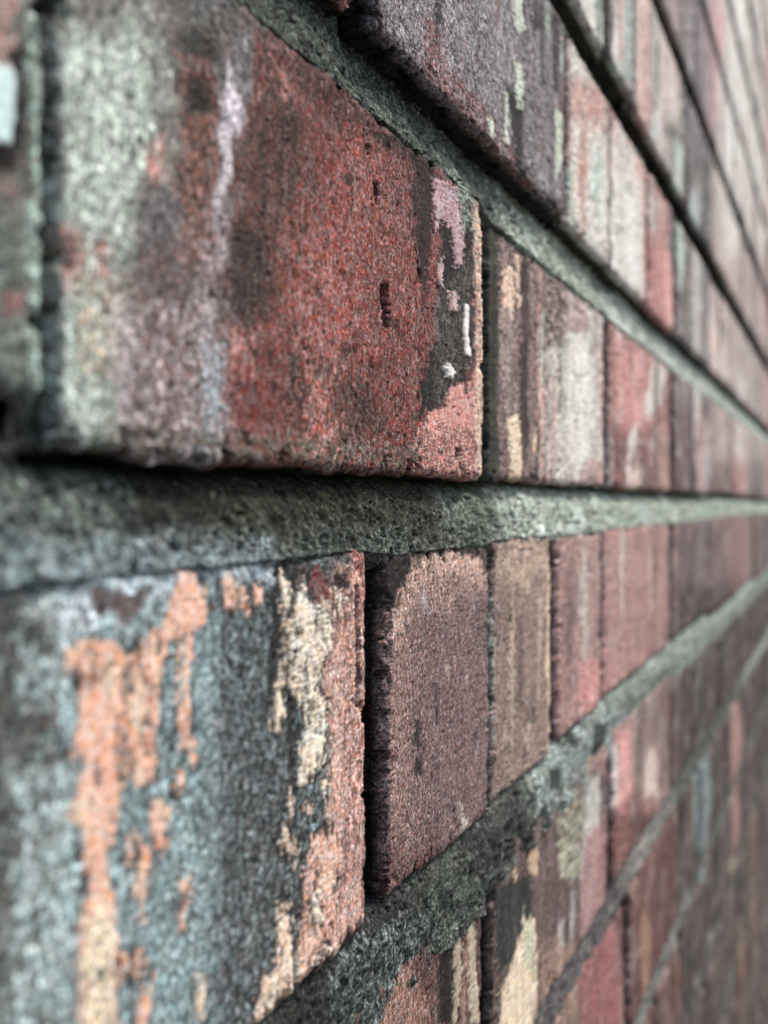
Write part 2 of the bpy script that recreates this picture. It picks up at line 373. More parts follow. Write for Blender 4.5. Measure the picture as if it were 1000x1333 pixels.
pb('wash', (150, 112, 92), B(700, 1230, 760, 1400))
pb('streak', (220, 128, 120), [(798, 975), (822, 940), (824, 1060), (806, 1170), (797, 1170)])
pb('streak', (234, 212, 202), [(797, 980), (806, 970), (806, 1050), (798, 1060)])
pb('wash', (142, 116, 108), B(824, 900, 866, 1080))
pb('streak', (224, 196, 178), [(842, 980), (856, 975), (858, 1050), (834, 1070)])
pb('tint', (196, 122, 110), B(834, 1035, 860, 1080))
pb('wash', (96, 72, 70), B(866, 820, 890, 1060))
# --- lower courses
pb('wash', (100, 52, 46), B(790, 1050, 900, 1400))
pb('streak', (160, 112, 72), B(832, 1180, 846, 1320))
pb('tint', (150, 66, 66), [(756, 1270), (800, 1200), (820, 1333), (756, 1400)])
pb('wash', (66, 55, 51), B(880, 760, 1100, 1700))
pb('streak', (116, 138, 140), B(902, 960, 926, 1150))
pb('streak', (166, 112, 98), [(950, 900), (966, 900), (966, 1110), (940, 1110)])
pb('streak', (138, 96, 66), B(962, 1200, 968, 1330), B(978, 1030, 984, 1250), B(880, 1230, 888, 1330))
pb('streak', (44, 44, 46), B(930, 1050, 938, 1200), B(986, 900, 992, 1100), B(894, 1190, 902, 1333))
pb('tint', (150, 152, 152), [(921, 1212), (931, 1212), (931, 1234), (921, 1234)], [(905, 1270), (914, 1270), (914, 1288), (905, 1288)])
pb('tint', (170, 158, 124), [(948, 1118), (960, 1118), (960, 1140), (948, 1140)])
# --- at the near edge of the picture
pb('wash', (104, 116, 108), B(-300, 240, 58, 540))
pb('wash', (96, 92, 86), B(-300, -200, 58, 240))
pb('blob', (200, 236, 232), [(-40, 80), (8, 85), (16, 120), (8, 190), (-40, 200)])
pb('tint', (196, 142, 124), B(-20, 50, 14, 85), B(-20, -60, 40, 20))
pb('speck', (156, 190, 176), B(40, 0, 62, 520))
pb('grime_shade', (24, 24, 24), [(16, 60), (34, 60), (34, 190), (20, 220), (-40, 250), (-40, 200), (10, 180)])
pb('tint', (152, 62, 58), [(4, 385), (26, 380), (32, 400), (10, 408)])
pb('speck', (142, 172, 170), B(-60, 730, 66, 1400))
pb('wash', (34, 40, 40), [(-60, 760), (20, 780), (40, 850), (30, 980), (20, 1120), (40, 1200), (-60, 1200)])
pb('speck', (118, 138, 134), B(-200, 730, 60, 1400))
pb('speck', (84, 76, 72), B(-200, 730, 66, 1400))
pb('speck', (170, 196, 194), B(14, 1000, 80, 1400), B(20, 850, 70, 900), B(30, 730, 70, 790))

PB.sort(key=lambda p: p[0] == 'late')
# --- mortar
pm('wash', (78, 94, 86), B(-100, 500, 200, 790))
pm('speck', (140, 160, 150), B(-100, 500, 200, 780))
pm('grime_shade', (26, 27, 24), [(-60, 572), (300, 592), (640, 622), (700, 630), (700, 642), (620, 642), (300, 618), (-60, 600)])  # dirt line, with the shadow under the brick edge painted into it
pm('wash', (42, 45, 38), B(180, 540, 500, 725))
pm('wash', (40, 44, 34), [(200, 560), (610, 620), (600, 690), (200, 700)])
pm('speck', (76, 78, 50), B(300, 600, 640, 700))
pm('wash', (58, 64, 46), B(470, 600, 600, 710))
pm('speck', (112, 128, 120), B(190, 690, 540, 760))
pm('speck', (160, 190, 196), [(-60, 700), (352, 706), (352, 750), (-60, 765)])
pm('streak', (170, 196, 204), [(40, 726), (352, 722), (352, 752), (60, 760)])
pm('tint', (138, 150, 140), B(586, 640, 602, 700))
pm('pit', (24, 26, 24), [(597, 655), (600, 655), (601, 680), (598, 682)])
pm('wash', (104, 118, 98), B(600, 630, 690, 720))
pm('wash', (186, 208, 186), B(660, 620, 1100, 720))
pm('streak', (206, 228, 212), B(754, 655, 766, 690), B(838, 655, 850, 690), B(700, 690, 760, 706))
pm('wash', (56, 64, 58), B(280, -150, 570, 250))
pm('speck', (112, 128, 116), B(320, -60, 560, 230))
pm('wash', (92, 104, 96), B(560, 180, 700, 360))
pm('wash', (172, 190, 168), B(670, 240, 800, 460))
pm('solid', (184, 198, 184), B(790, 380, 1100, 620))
pm('streak', (190, 214, 196), B(594, 230, 612, 262), B(700, 300, 712, 340))
pm('wash', (150, 164, 142), B(700, -100, 860, 260))
pm('wash', (54, 60, 58), B(370, 1130, 560, 1400))
pm('speck', (140, 156, 152), [(440, 1250), (520, 1200), (560, 1190), (530, 1300), (480, 1400), (420, 1400)])
pm('wash', (80, 90, 80), B(540, 1040, 640, 1200))
pm('tint', (60, 62, 62), [(600, 1090), (690, 1020), (740, 1010), (680, 1110), (620, 1150)])
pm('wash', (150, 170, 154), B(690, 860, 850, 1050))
pm('speck', (166, 186, 186), B(700, 930, 860, 1060))
pm('grime_shade', (58, 62, 60), B(716, 1000, 730, 1030), B(772, 940, 790, 990), B(740, 950, 752, 975))
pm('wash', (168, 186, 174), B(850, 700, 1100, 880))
pm('wash', (112, 104, 108), B(700, 1150, 830, 1400))
pm('wash', (160, 156, 146), B(820, 1000, 880, 1160))
pm('wash', (136, 138, 134), B(830, 1150, 900, 1400))

def mix(col, rgb, a):
    return col + (rgb - col) * a[:, None]

def apply_patches(col, hgt, grn, s, h, sn, hn, patches, seed):
    U, V = U_of(s), V_of(s, h)
    um, uM, vm, vM = U.min(), U.max(), V.min(), V.max()
    if um > 1060 or uM < -120 or vM < -300 or vm > 1650:
        return col, hgt, grn
    for k, (kind, rgb, poly) in enumerate(patches):
        soft, freq, op, rise, gr, amp, cap, win, stretch = KINDS[kind]
        xs = [p[0] for p in poly]; ys = [p[1] for p in poly]
        m = soft * 2.0; mv = m * 3
        if min(xs) - m > uM or max(xs) + m < um or min(ys) - mv > vM or max(ys) + mv < vm:
            continue
        idx = np.nonzero((U > min(xs) - m) & (U < max(xs) + m) & (V > min(ys) - mv) & (V < max(ys) + mv))[0]
        if len(idx) == 0: continue
        x, y = sn[idx] * 1000, hn[idx] * 1000
        u, v = U[idx], V[idx]
        # a patch is ragged by the millimetre, so it is finer in the picture where the wall is farther
        pxs = (VPX - u) ** 2 / (SCALE * 1e6) * 1000
        sc = np.clip(pxs / 1.6, 0.45, 1.6)
        if stretch > 1:
            v = v + pn(x * 0.9, y * 0.02, seed + k * 7 + 3) * soft * 3.0
        st = {'wash': 2.0, 'tint': 1.5, 'streak': 3.0, 'speck': 1.5}.get(kind, 1.0)
        if kind not in ('paint', 'chip', 'blob', 'pit'):
            u = u + 4.5 * fbm(y * 0.07 + 3.1 * k, x * 0.01, 303 + k, 3, 0.7) * np.clip(sc, 0.6, 1.4)
        d = sdf(u, v / st, [(p[0], p[1] / st) for p in poly])
        n = fbm(x * freq, y * freq * (0.32 if kind == 'paint' else 0.8), seed + k * 7, 5, 0.72)
        if kind == 'paint': n = n + 0.30 * fbm(x * 1.6, y * 1.0, seed + k * 7 + 1, 3, 0.7)
        d = np.clip(d / (soft * sc), -3, cap) + amp * n
        a = sstep(-win, win, d)
        if kind in ('paint', 'flake', 'chip'):            # dirt gathers against the broken edge of the old coat
            ring = sstep(-0.75, -0.12, d) * (1 - a) * (0.55 + 0.45 * np.sign(n))
            col[idx] = col[idx] * (1 - 0.72 * ring)[:, None]
        shade = 1 + 0.16 * fbm(x * 0.5, y * 0.5, seed + 401 + k, 3)
        c = lin(rgb)[None, :] * shade[:, None]
        if kind in ('paint', 'flake'):        # crazed old paint: hairline cracks
            w1 = x * 0.42 + 1.5 * pn(x * 0.35, y * 0.35, seed + 77)
            w2 = y * 0.30 + 1.5 * pn(x * 0.35, y * 0.35, seed + 78)
            cr = np.abs(pn(w1, w2, seed + 79))
            cr2 = np.abs(pn(w1 * 1.9, w2 * 1.5, seed + 80))
            crk = np.maximum(1 - sstep(0.0, 0.05, cr), 0.7 * (1 - sstep(0.0, 0.05, cr2)))
            c = mix(c, np.minimum(c * np.array([1.12, 1.45, 1.6]), 0.8), 0.65 * sstep(0.0, 0.45, fbm(x * 0.22, y * 0.15, seed + 81, 3)))
            c = c * (1 - 0.78 * crk)[:, None]
            hgt[idx] -= 0.18 * crk * a
        a = a * op
        col[idx] = mix(col[idx], c, a)
        hgt[idx] += rise * a
        grn[idx] += (gr - grn[idx]) * a
    return col, hgt, grn

TONES_UP = [(200, 146, 138), (222, 206, 196), (118, 106, 110), (192, 112, 104), (156, 146, 144), (98, 84, 86)]
TONES_DN = [(98, 66, 60), (112, 78, 72), (84, 70, 66), (120, 84, 76), (76, 64, 62)]

def mottle(col, x, y, grn, seed, amt):
    g = 0.12 + 0.88 * np.clip(grn, 0, 1)
    m = fbm(x * 0.75, y * 0.6, seed + 7, 4, 0.85)
    col = col * np.exp(amt * m * g)[:, None]
    m = fbm(x * 0.5, y * 0.10, seed + 8, 3, 0.7)
    col = col * np.exp(0.25 * m)[:, None]
    m = fbm(x * 0.11, y * 0.012, seed + 18, 4, 0.75)
    m = m + 0.9 * pn(x * 0.021, y * 0.004, seed + 20)
    far = 0.15 + 0.85 * sstep(0.3, 0.8, x / 1000)
    col = col * np.exp(0.40 * m * g * far)[:, None]
    a = sstep(0.15, 0.5, fbm(x * 0.13 + 40, y * 0.014, seed + 19, 4, 0.75)) * g
    col = mix(col, lin((206, 204, 192)) * 0.9, a * 0.38 * far)
    # grains and films of other hues: grey green, dark, sandy
    lum = col.mean(1, keepdims=True)
    a = sstep(0.10, 0.45, fbm(x * 0.9, y * 0.7, seed + 41, 3, 0.8)) * g
    col = mix(col, lum * np.array([0.93, 1.04, 0.98]) * 0.95, a * 0.35)
    a = sstep(0.12, 0.42, fbm(x * 0.6, y * 0.45, seed + 42, 4, 0.8)) * g
    col = mix(col, col * 0.30 + 0.004, a * 0.75)
    a = sstep(0.22, 0.5, fbm(x * 1.0, y * 0.8, seed + 43, 3, 0.8)) * g
    col = mix(col, lin((206, 196, 178)) * 0.9, a * 0.16)
    return col

def paint_brick(s, h, sn, hn, base, seed, edge):
    x, y = sn * 1000, hn * 1000
    n = len(s)
    col = np.tile(lin(base), (n, 1))
    hgt = np.zeros(n); grn = np.ones(n)
    up = np.clip(h / 0.15, -1, 1)
    far = 0.25 + 0.95 * sstep(0.25, 0.7, s)
    # broad weathering, runs and pale bloom
    a = sstep(-0.1, 0.5, fbm(x * 0.035, y * 0.02, seed + 1, 3))
    col = mix(col, lin((84, 66, 64)), a * 0.45)
    a = sstep(0.05, 0.45, fbm(x * 0.09, y * 0.030, seed + 2, 4))
    pale = lin((190, 182, 168)) * 1.0
    col = mix(col, pale, a * (0.30 + 0.18 * up) * far)
    a = sstep(0.1, 0.5, fbm(x * 0.12, y * 0.045, seed + 3, 4))
    col = mix(col, lin((172, 104, 94)), a * 0.45)
    a = sstep(0.18, 0.5, fbm(x * 0.20, y * 0.05, seed + 4, 4))
    col = mix(col, lin((44, 42, 42)), a * 0.65)
    hgt += 0.35 * fbm(x * 0.05, y * 0.05, seed + 6, 2)
    col, hgt, grn = apply_patches(col, hgt, grn, s, h, sn, hn, PB, 11)
    # drips and mottling that go through everything
    col = mottle(col, x, y, grn, seed, 0.62)
    fb = sstep(0.30, 0.75, s)
    a = sstep(0.08, 0.42, fbm(x * 0.028, y * 0.05, seed + 51, 5, 0.75))
    col = mix(col, lin((222, 212, 200)) if h.mean() > -0.02 else lin((172, 150, 138)), a * 0.45 * fb)
    a = sstep(0.10, 0.42, fbm(x * 0.030, y * 0.045, seed + 52, 5, 0.78))
    col = mix(col, lin((52, 46, 46)), a * 0.42 * fb)
    a = sstep(0.12, 0.45, fbm(x * 0.032, y * 0.05, seed + 53, 5, 0.75))
    col = mix(col, lin((176, 96, 88)) if h.mean() > -0.09 else lin((116, 62, 56)), a * 0.25 * fb)
    # small pits
    p = sstep(0.46, 0.56, fbm(x * 0.55, y * 0.33, seed + 9, 4, 0.7))
    col = mix(col, lin((38, 34, 34)), p * 0.85)
    hgt -= 0.7 * p
    # dirt and crumbling in a narrow rim along the arrises
    e = edge + 0.9 * fbm(x * 0.45, y * 0.45, seed + 10, 3)
    rim = 1 - sstep(0.4, 2.2, e)
    col = mix(col, lin((58, 58, 54)), rim * 0.30)
    hgt += 0.16 * fbm(x * 1.3, y * 1.3, seed + 12, 3, 0.7) * (0.35 + 0.65 * grn)
    return col, hgt, grn

def paint_mortar(s, h, sn, hn, seed):
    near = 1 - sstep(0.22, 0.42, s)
    x, y = sn * 1000, hn * 1000
    n = len(s)
    col = np.tile(lin((98, 106, 98)), (n, 1))
    hgt = np.zeros(n); grn = np.full(n, 1.25)
    a = sstep(-0.1, 0.5, fbm(x * 0.06, y * 0.08, seed + 1, 3))
    col = mix(col, lin((124, 136, 124)), a * 0.6)
    hgt += 1.1 * fbm(x * 0.10, y * 0.14, seed + 2, 3)
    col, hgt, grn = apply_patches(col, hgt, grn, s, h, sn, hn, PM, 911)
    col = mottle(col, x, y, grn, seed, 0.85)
    hgt += 0.60 * fbm(x * 0.45, y * 0.5, seed + 4, 5, 0.72)
    a = sstep(0.0, 0.4, fbm(x * 0.16, y * 0.25, seed + 24, 4, 0.75))
    col = col * (1 - 0.5 * a)[:, None]
    a = sstep(0.12, 0.5, fbm(x * 0.14, y * 0.2, seed + 25, 4, 0.75))
    col = mix(col, lin((150, 166, 152)), a * 0.18)
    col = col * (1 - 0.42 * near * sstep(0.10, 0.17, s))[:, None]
    p = sstep(0.32, 0.46, fbm(x * 0.4, y * 0.4, seed + 5, 3, 0.6))
    col = mix(col, lin((30, 32, 30)), p * 0.8)
    hgt -= 0.9 * p
    return col, hgt, grn

# ------------------------------------------------------------------ materials
def surface_material(name, grain_scale, spread, bump, offset=0.12, specks=0.75):
    m = bpy.data.materials.new(name); m.use_nodes = True
    t = m.node_tree; N = t.nodes; L = t.links
    bs = N['Principled BSDF']
    tc = N.new('ShaderNodeTexCoord')
    def noise(scale, detail, rough, dist=0.0):
        n = N.new('ShaderNodeTexNoise'); n.inputs['Scale'].default_value = scale
        n.inputs['Detail'].default_value = detail; n.inputs['Roughness'].default_value = rough
        n.inputs['Distortion'].default_value = dist
        L.new(tc.outputs['Object'], n.inputs['Vector']); return n
    def math_(op, a, b=None, c=None):
        n = N.new('ShaderNodeMath'); n.operation = op
        for i, v in enumerate((a, b, c)):
            if v is None: continue
            if hasattr(v, 'is_output'): L.new(v, n.inputs[i])
            else: n.inputs[i].default_value = v
        return n.outputs[0]
    def ramp(v, a, b, c=0.0, d=1.0):
        n = N.new('ShaderNodeMapRange'); n.interpolation_type = 'SMOOTHSTEP'
        L.new(v, n.inputs[0])
        for i, x in enumerate((a, b, c, d)): n.inputs[i + 1].default_value = x
        return n.outputs[0]
    def mixc(f, a, b, mode='MIX'):
        n = N.new('ShaderNodeMix'); n.data_type = 'RGBA'; n.blend_type = mode
        if hasattr(f, 'is_output'): L.new(f, n.inputs[0])
        else: n.inputs[0].default_value = f
        for i, v in ((6, a), (7, b)):
            if hasattr(v, 'is_output'): L.new(v, n.inputs[i])
            else: n.inputs[i].default_value = v
        return n.outputs[2]
    at = N.new('ShaderNodeAttribute'); at.attribute_type = 'GEOMETRY'; at.attribute_name = 'layers'
    base, grain = at.outputs['Color'], at.outputs['Alpha']
    fine = noise(grain_scale, 3.0, 0.75)
    mid = noise(grain_scale * 0.30, 3.0, 0.65)
    # grains: multiply, plus black and pale sand grains
    g = math_('MULTIPLY', math_('SUBTRACT', fine.outputs[0], 0.5), spread)
    g2 = math_('MULTIPLY', math_('SUBTRACT', mid.outputs[0], 0.5), spread * 0.45)
    g = math_('MULTIPLY', math_('ADD', g, g2), grain)
    e = math_('POWER', 2.718, math_('SUBTRACT', g, math_('MULTIPLY', grain, offset)))
    comb = N.new('ShaderNodeVectorMath'); comb.operation = 'SCALE'
    L.new(base, comb.inputs[0]); L.new(e, comb.inputs['Scale'])
    c = comb.outputs[0]
    hue = noise(grain_scale * 0.55, 2.0, 0.7)
    hs = N.new('ShaderNodeHueSaturation'); L.new(c, hs.inputs['Color'])
    L.new(ramp(hue.outputs[0], 0.35, 0.65, 0.45, 1.02), hs.inputs['Saturation'])
    L.new(ramp(hue.outputs[1], 0.3, 0.7, 0.485, 0.515), hs.inputs['Hue'])
    c = hs.outputs[0]
    sp = noise(grain_scale * 0.75, 1.0, 0.5)
    dark = math_('MULTIPLY', ramp(sp.outputs[0], 0.57, 0.64), math_('MULTIPLY', grain, specks))
    c = mixc(dark, c, (0.010, 0.011, 0.010, 1))
    lp = noise(grain_scale * 0.9, 1.0, 0.5, 0.3)
    lp2 = noise(grain_scale * 0.06, 2.0, 0.6)
    lt = math_('MULTIPLY', ramp(lp.outputs[0], 0.655, 0.72), math_('MULTIPLY', grain, ramp(lp2.outputs[0], 0.45, 0.65, 0.03, 0.30)))
    c = mixc(lt, c, (0.50, 0.48, 0.42, 1))
    L.new(c, bs.inputs['Base Color'])
    bs.inputs['Roughness'].default_value = 0.9
    bs.inputs['Specular IOR Level'].default_value = 0.06
    b = N.new('ShaderNodeBump'); b.inputs['Strength'].default_value = bump; b.inputs['Distance'].default_value = 0.00035
    hh = math_('ADD', math_('MULTIPLY', fine.outputs[0], 0.7), mid.outputs[0])
    hh = math_('MULTIPLY', hh, math_('ADD', math_('MULTIPLY', grain, 0.7), 0.3))
    L.new(hh, b.inputs['Height']); L.new(b.outputs[0], bs.inputs['Normal'])
    return m
MAT_BRICK = surface_material('weathered_brick', 1600.0, 5.8, 0.6)
MAT_MORTAR = surface_material('lichened_mortar', 1500.0, 6.0, 0.6, offset=0.40, specks=0.8)

def simple_material(name, rgb, rgb2, scale, bump=0.4):
    m = bpy.data.materials.new(name); m.use_nodes = True
    t = m.node_tree; N = t.nodes; L = t.links; bs = N['Principled BSDF']
    tc = N.new('ShaderNodeTexCoord'); n = N.new('ShaderNodeTexNoise')
    n.inputs['Scale'].default_value = scale; n.inputs['Detail'].default_value = 8
    L.new(tc.outputs['Object'], n.inputs[0])
    r = N.new('ShaderNodeValToRGB'); r.color_ramp.elements[0].color = (*rgb, 1); r.color_ramp.elements[1].color = (*rgb2, 1)
    r.color_ramp.elements[0].position = 0.35; r.color_ramp.elements[1].position = 0.65
    L.new(n.outputs[0], r.inputs[0]); L.new(r.outputs[0], bs.inputs['Base Color'])
    bs.inputs['Roughness'].default_value = 0.9
    b = N.new('ShaderNodeBump'); b.inputs['Strength'].default_value = bump; L.new(n.outputs[0], b.inputs['Height']); L.new(b.outputs[0], bs.inputs['Normal'])
    return m

# ------------------------------------------------------------------ mesh helpers
def grid_mesh(name, P, col, grn, mat, parent, extra=None):
    """P: (ni, nj, 3) vertex grid"""
    ni, nj = P.shape[:2]
    me = bpy.data.meshes.new(name)
    idx = np.arange(ni * nj).reshape(ni, nj)
    q = np.stack([idx[:-1, :-1], idx[1:, :-1], idx[1:, 1:], idx[:-1, 1:]], -1).reshape(-1, 4)
    verts = P.reshape(-1, 3)
    nv, nf = len(verts), len(q)
    me.vertices.add(nv); me.vertices.foreach_set('co', verts.astype(np.float32).ravel())
    me.loops.add(nf * 4); me.loops.foreach_set('vertex_index', q.astype(np.int32).ravel())
    me.polygons.add(nf)
    me.polygons.foreach_set('loop_start', (np.arange(nf) * 4).astype(np.int32))
    try: me.polygons.foreach_set('loop_total', np.full(nf, 4, np.int32))
    except Exception: pass
    me.polygons.foreach_set('use_smooth', np.ones(nf, bool))
    at = me.attributes.new('layers', 'FLOAT_COLOR', 'POINT')
    rgba = np.concatenate([np.clip(col, 0.004, 0.80), grn[:, None]], 1).astype(np.float32)
    at.data.foreach_set('color', rgba.ravel())
    me.update(); me.validate()
    me.materials.append(mat)
    if name is None: return me
    o = bpy.data.objects.new(name, me)
    scn.collection.objects.link(o)
    o.parent = parent
    return o

def q_px(u):                                     # wanted sample size in render pixels, coarser where out of focus
    return 1.05 + abs(u - U_FOCUS) * 0.0045
def step_s(s):
    u = float(U_of(np.array(s)))
    if u < -80: return 0.008
    px = (VPX - u) ** 2 / (SCALE * 1000) * 0.768 / 1.0      # px per metre /1000 -> px per mm
    return min(max(q_px(u) / px, 0.28), 5.0) / 1000
def step_h(s):
    u = float(U_of(np.array(s)))
    z = F_PX * DIST / math.cos(THETA) / (VPX - max(min(u, 1020), 0)) * 1000
    return min(max(q_px(u) / (F_PX * 0.768 / z), 0.21), 2.0) / 1000
def s_samples(a, b):
    out = [a]
    while out[-1] < b - 1e-6:
        out.append(out[-1] + step_s(out[-1]))
    out = np.array(out); return a + (out - a) * (b - a) / (out[-1] - a)

def visible(s0, s1, h0, h1):
    u0, u1 = float(U_of(np.array(s0))), float(U_of(np.array(s1)))
    if u1 < -40 or u0 > 1012 or s1 < 0.06: return False
    vs = []
    for s in (max(s0, S_of(-40)), min(s1, S_of(1012))):
        vs += [float(V_of(np.array(s), h0)), float(V_of(np.array(s), h1))]
    return max(vs) > -40 and min(vs) < 1375

def make_brick(s0, s1, h0, h1, base, seed, proud=0.0, r=0.0022, parent=None, tilt=0.0):
    vis = visible(s0, s1, h0, h1)
    L, H = s1 - s0, h1 - h0
    depth = 0.098
    ret = [0.0008, 0.0018, 0.0032, 0.0055, 0.009, 0.016, depth] if vis else [0.012, depth]
    if vis:
        ts = s_samples(s0, s1)
        sh = min(step_h(max(s0, S_of(0))), step_h(min(s1, S_of(1000))))
        # use the finest of the part in focus
        if s0 < S_of(U_FOCUS) < s1: sh = min(sh, step_h(S_of(U_FOCUS)))
        th = np.linspace(h0, h1, max(6, int(H / sh)))
    else:
        ts = np.linspace(s0, s1, 5); th = np.linspace(h0, h1, 4)
    ts = np.concatenate([[s0 - e for e in ret[::-1]], ts, [s1 + e for e in ret]])
    th = np.concatenate([[h0 - e for e in ret[::-1]], th, [h1 + e for e in ret]])
    TS, TH = np.meshgrid(ts, th, indexing='ij')
    def fold(t, a, b):
        t2 = np.clip(t, a, b); over = np.abs(t - t2)
        # rounded arris
        din = np.minimum(t2 - a, b - t2)
        k = np.clip(1 - din / r, 0, 1)
        back = r * (1 - np.sqrt(np.clip(1 - k * k * 0.97, 0, 1))) * 0.9
        return t2, over + back
    X, bx = fold(TS, s0, s1)
    Z, bz = fold(TH, h0, h1)
    Y = np.minimum(np.maximum(bx, bz) + 0.25 * np.minimum(bx, bz), depth)
    sx, hz = X.ravel(), Z.ravel()
    edge = np.minimum(np.minimum(sx - s0, s1 - sx), np.minimum(hz - h0, h1 - hz)) * 1000
    if vis:
        col, hgt, grn = paint_brick(sx, hz, TS.ravel(), TH.ravel(), base, seed, edge)
    else:
        n = len(sx); rr = np.random.RandomState(seed)
        col = np.tile(lin(base), (n, 1)) * (1 + 0.2 * rr.randn(n, 1) * 0.5); hgt = np.zeros(n); grn = np.ones(n)
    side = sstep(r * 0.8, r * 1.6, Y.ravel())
    col = mix(col, lin((30, 31, 28)), side * 0.94)  # old mortar and dirt on the returns, with joint shade painted in
    hgt = hgt / 1000
    # displacement along the outward direction of each region
    xm, zm = TS.ravel() * 1000, TH.ravel() * 1000
    wob = 0.0 if not vis else 0.55 * pn(xm * 0.022, zm * 0.022, seed + 30) + fbm(xm * 0.06, zm * 0.06, seed + 31, 2) * 0.6 + 0.5 * fbm(xm * 0.28, zm * 0.28, seed + 32, 3) + 0.12 * fbm(xm * 0.8, zm * 0.8, seed + 35, 2)
    near = np.exp(-np.maximum(edge, 0) / 2.2)
    chip = 0.0 if not vis else sstep(0.08, 0.5, fbm(xm * 0.17, zm * 0.17, seed + 33, 4, 0.7)) * np.exp(-np.maximum(edge, 0) / 3.0)
    inward_s = np.where(sx - s0 < s1 - sx, 1.0, -1.0) * np.exp(-np.minimum(sx - s0, s1 - sx) * 1000 / 2.5)
    inward_h = np.where(hz - h0 < h1 - hz, 1.0, -1.0) * np.exp(-np.minimum(hz - h0, h1 - hz) * 1000 / 2.5)
    X = sx + inward_s * (wob * 0.0012 + chip * 0.0040)
    Z = hz + inward_h * (wob * 0.0012 + chip * 0.0040)
    Yv = Y.ravel() - proud - hgt * np.where(Y.ravel() < r * 1.2, 1, 0.2) + near * wob * 0.0003 + chip * 0.0020 + tilt * (sx - (s0 + s1) / 2)
    P = np.stack([X, Yv, Z + CAM_Z], -1).reshape(len(ts), len(th), 3)
    return P, col, grn, vis

# ------------------------------------------------------------------ the setting out of the courses
# per course: bottom and top as slopes, then the known bricks as (left px, right px, bottom slope, top slope)
COURSES = {
    4: (3.62, 4.32, []), 3: (2.78, 3.48, [(838, 905, 2.78, 3.48)]),
    2: (1.88, 2.62, [(741, 788.5, 1.87, 2.62), (791, 824.5, 1.89, 2.60), (827, 893, 1.88, 2.62)]),
    1: (1.0, 1.70, [(60, 470, 1.02, 1.7), (482, 731, 1.0, 1.70), (738, 841.5, 1.0, 1.70), (843.5, 877, 0.99, 1.71), (880, 922, 1.0, 1.70)]),
    0: (0.068, 0.80, [(-700, 60.5, 0.135, 0.82), (68, 625, 0.066, 0.832), (637, 789, 0.068, 0.80), (793, 873, 0.068, 0.79), (876, 921, 0.068, 0.79)]),
    -1: (-0.83, -0.10, [(-900, -75, -0.885, -0.09), (-68, 474, -0.885, -0.092), (504, 637.5, -0.872, -0.108), (640.5, 718, -0.855, -0.10), (727, 784, -0.83, -0.105), (786, 872, -0.805, -0.10), (875, 921, -0.79, -0.10)]),
    -2: (-1.66, -1.0, [(140, 631, -1.68, -1.04), (641, 792, -1.67, -1.0), (797, 874, -1.65, -0.97)]),
    -3: (-2.46, -1.80, [(700, 814, -2.46, -1.80), (818, 885, -2.46, -1.8)]),
    -4: (-3.28, -2.60, []),
}
k = 4.32
for c in range(5, 13): COURSES[c] = (k + 0.15, k + 0.87, []); k += 0.87
k = -3.28
for c in range(-5, -14, -1): COURSES[c] = (k - 0.88, k - 0.15, []); k -= 0.88
S_MIN, S_MAX = -0.45, 3.2
rng = random.Random(7)
layout = {}
for c, (kb, kt, known) in sorted(COURSES.items()):
    row = [(float(S_of(a)), float(S_of(b)), kb_ * KH, kt_ * KH) for a, b, kb_, kt_ in known]
    if not row:
        st = rng.uniform(0.0, 0.2); row = [(st, st + 0.215, kb * KH, kt * KH)]
    flip = c % 2
    while row[-1][1] < S_MAX:
        a = row[-1][1] + rng.uniform(0.004, 0.011); w = 0.215 if (len(row) + flip) % 3 else 0.103
        w *= rng.uniform(0.96, 1.03)
        row.append((a, a + w, kb * KH + rng.uniform(-.001, .001), kt * KH + rng.uniform(-.001, .001)))
    while row[0][0] > S_MIN:
        b = row[0][0] - rng.uniform(0.006, 0.011); w = 0.215 if (len(row) + flip) % 2 else 0.103
        row.insert(0, (b - w, b, kb * KH, kt * KH))
    layout[c] = row

SPECIAL = {  # (course, left px rounded) -> (base, proud mm, label)
    (0, 68): (RED, 0.6, 'large dark red brick, pale lichen over its near end and a black stain beside its far arris'),
    (0, -700): ((92, 100, 94), 0.0, 'grey green lichened brick at the near edge with a deep crack'),
    (-1, -68): ((84, 100, 102), 0.5, 'teal grey brick with flakes of peach and cream paint'),
    (-1, 504): ((122, 92, 88), 0.0, 'plain mauve brown brick with a salmon worn top edge'),
    (-1, 640): ((138, 110, 98), 0.0, 'tan brown brick with pale vertical runs'),
    (1, 482): ((104, 94, 100), 1.2, 'purple grey brick with pale green streaks'),
    (1, 738): ((196, 158, 146), 0.3, 'pale pink brick bloomed with white and mint'),
    (1, 844): ((188, 98, 90), 0.3, 'short salmon red brick'),
    (0, 637): ((150, 120, 112), -0.4, 'brick with cream paint remains and a wide whitish bloom'),
    (0, 793): ((160, 92, 88), 0.0, 'pinkish red brick with white runs'),
    (-2, 140): ((98, 62, 56), -0.5, 'dark red brown brick with tan streaks under the grey mortar'),
    (-2, 641): ((112, 84, 78), 0.0, 'brick with a cream patch below a black green stain'),
    (-2, 797): ((170, 112, 106), 0.0, 'brick with a salmon and white stripe'),
}

# ------------------------------------------------------------------ ground and wall
me = bpy.data.meshes.new('pavement')
me.from_pydata([(-150, -150, 0), (150, -150, 0), (150, 150, 0), (-150, 150, 0)], [], [(0, 1, 2, 3)])
me.materials.append(simple_material('worn_paving', (0.09, 0.09, 0.085), (0.16, 0.155, 0.145), 30))
g = bpy.data.objects.new('ground', me); scn.collection.objects.link(g); g['kind'] = 'structure'

wall = bpy.data.objects.new('brick_wall', None)
scn.collection.objects.link(wall)
wall['label'] = 'weathered old brick wall seen from close by, flaking paint, stains and lichened mortar joints'
wall['category'] = 'wall'; wall['kind'] = 'thing'

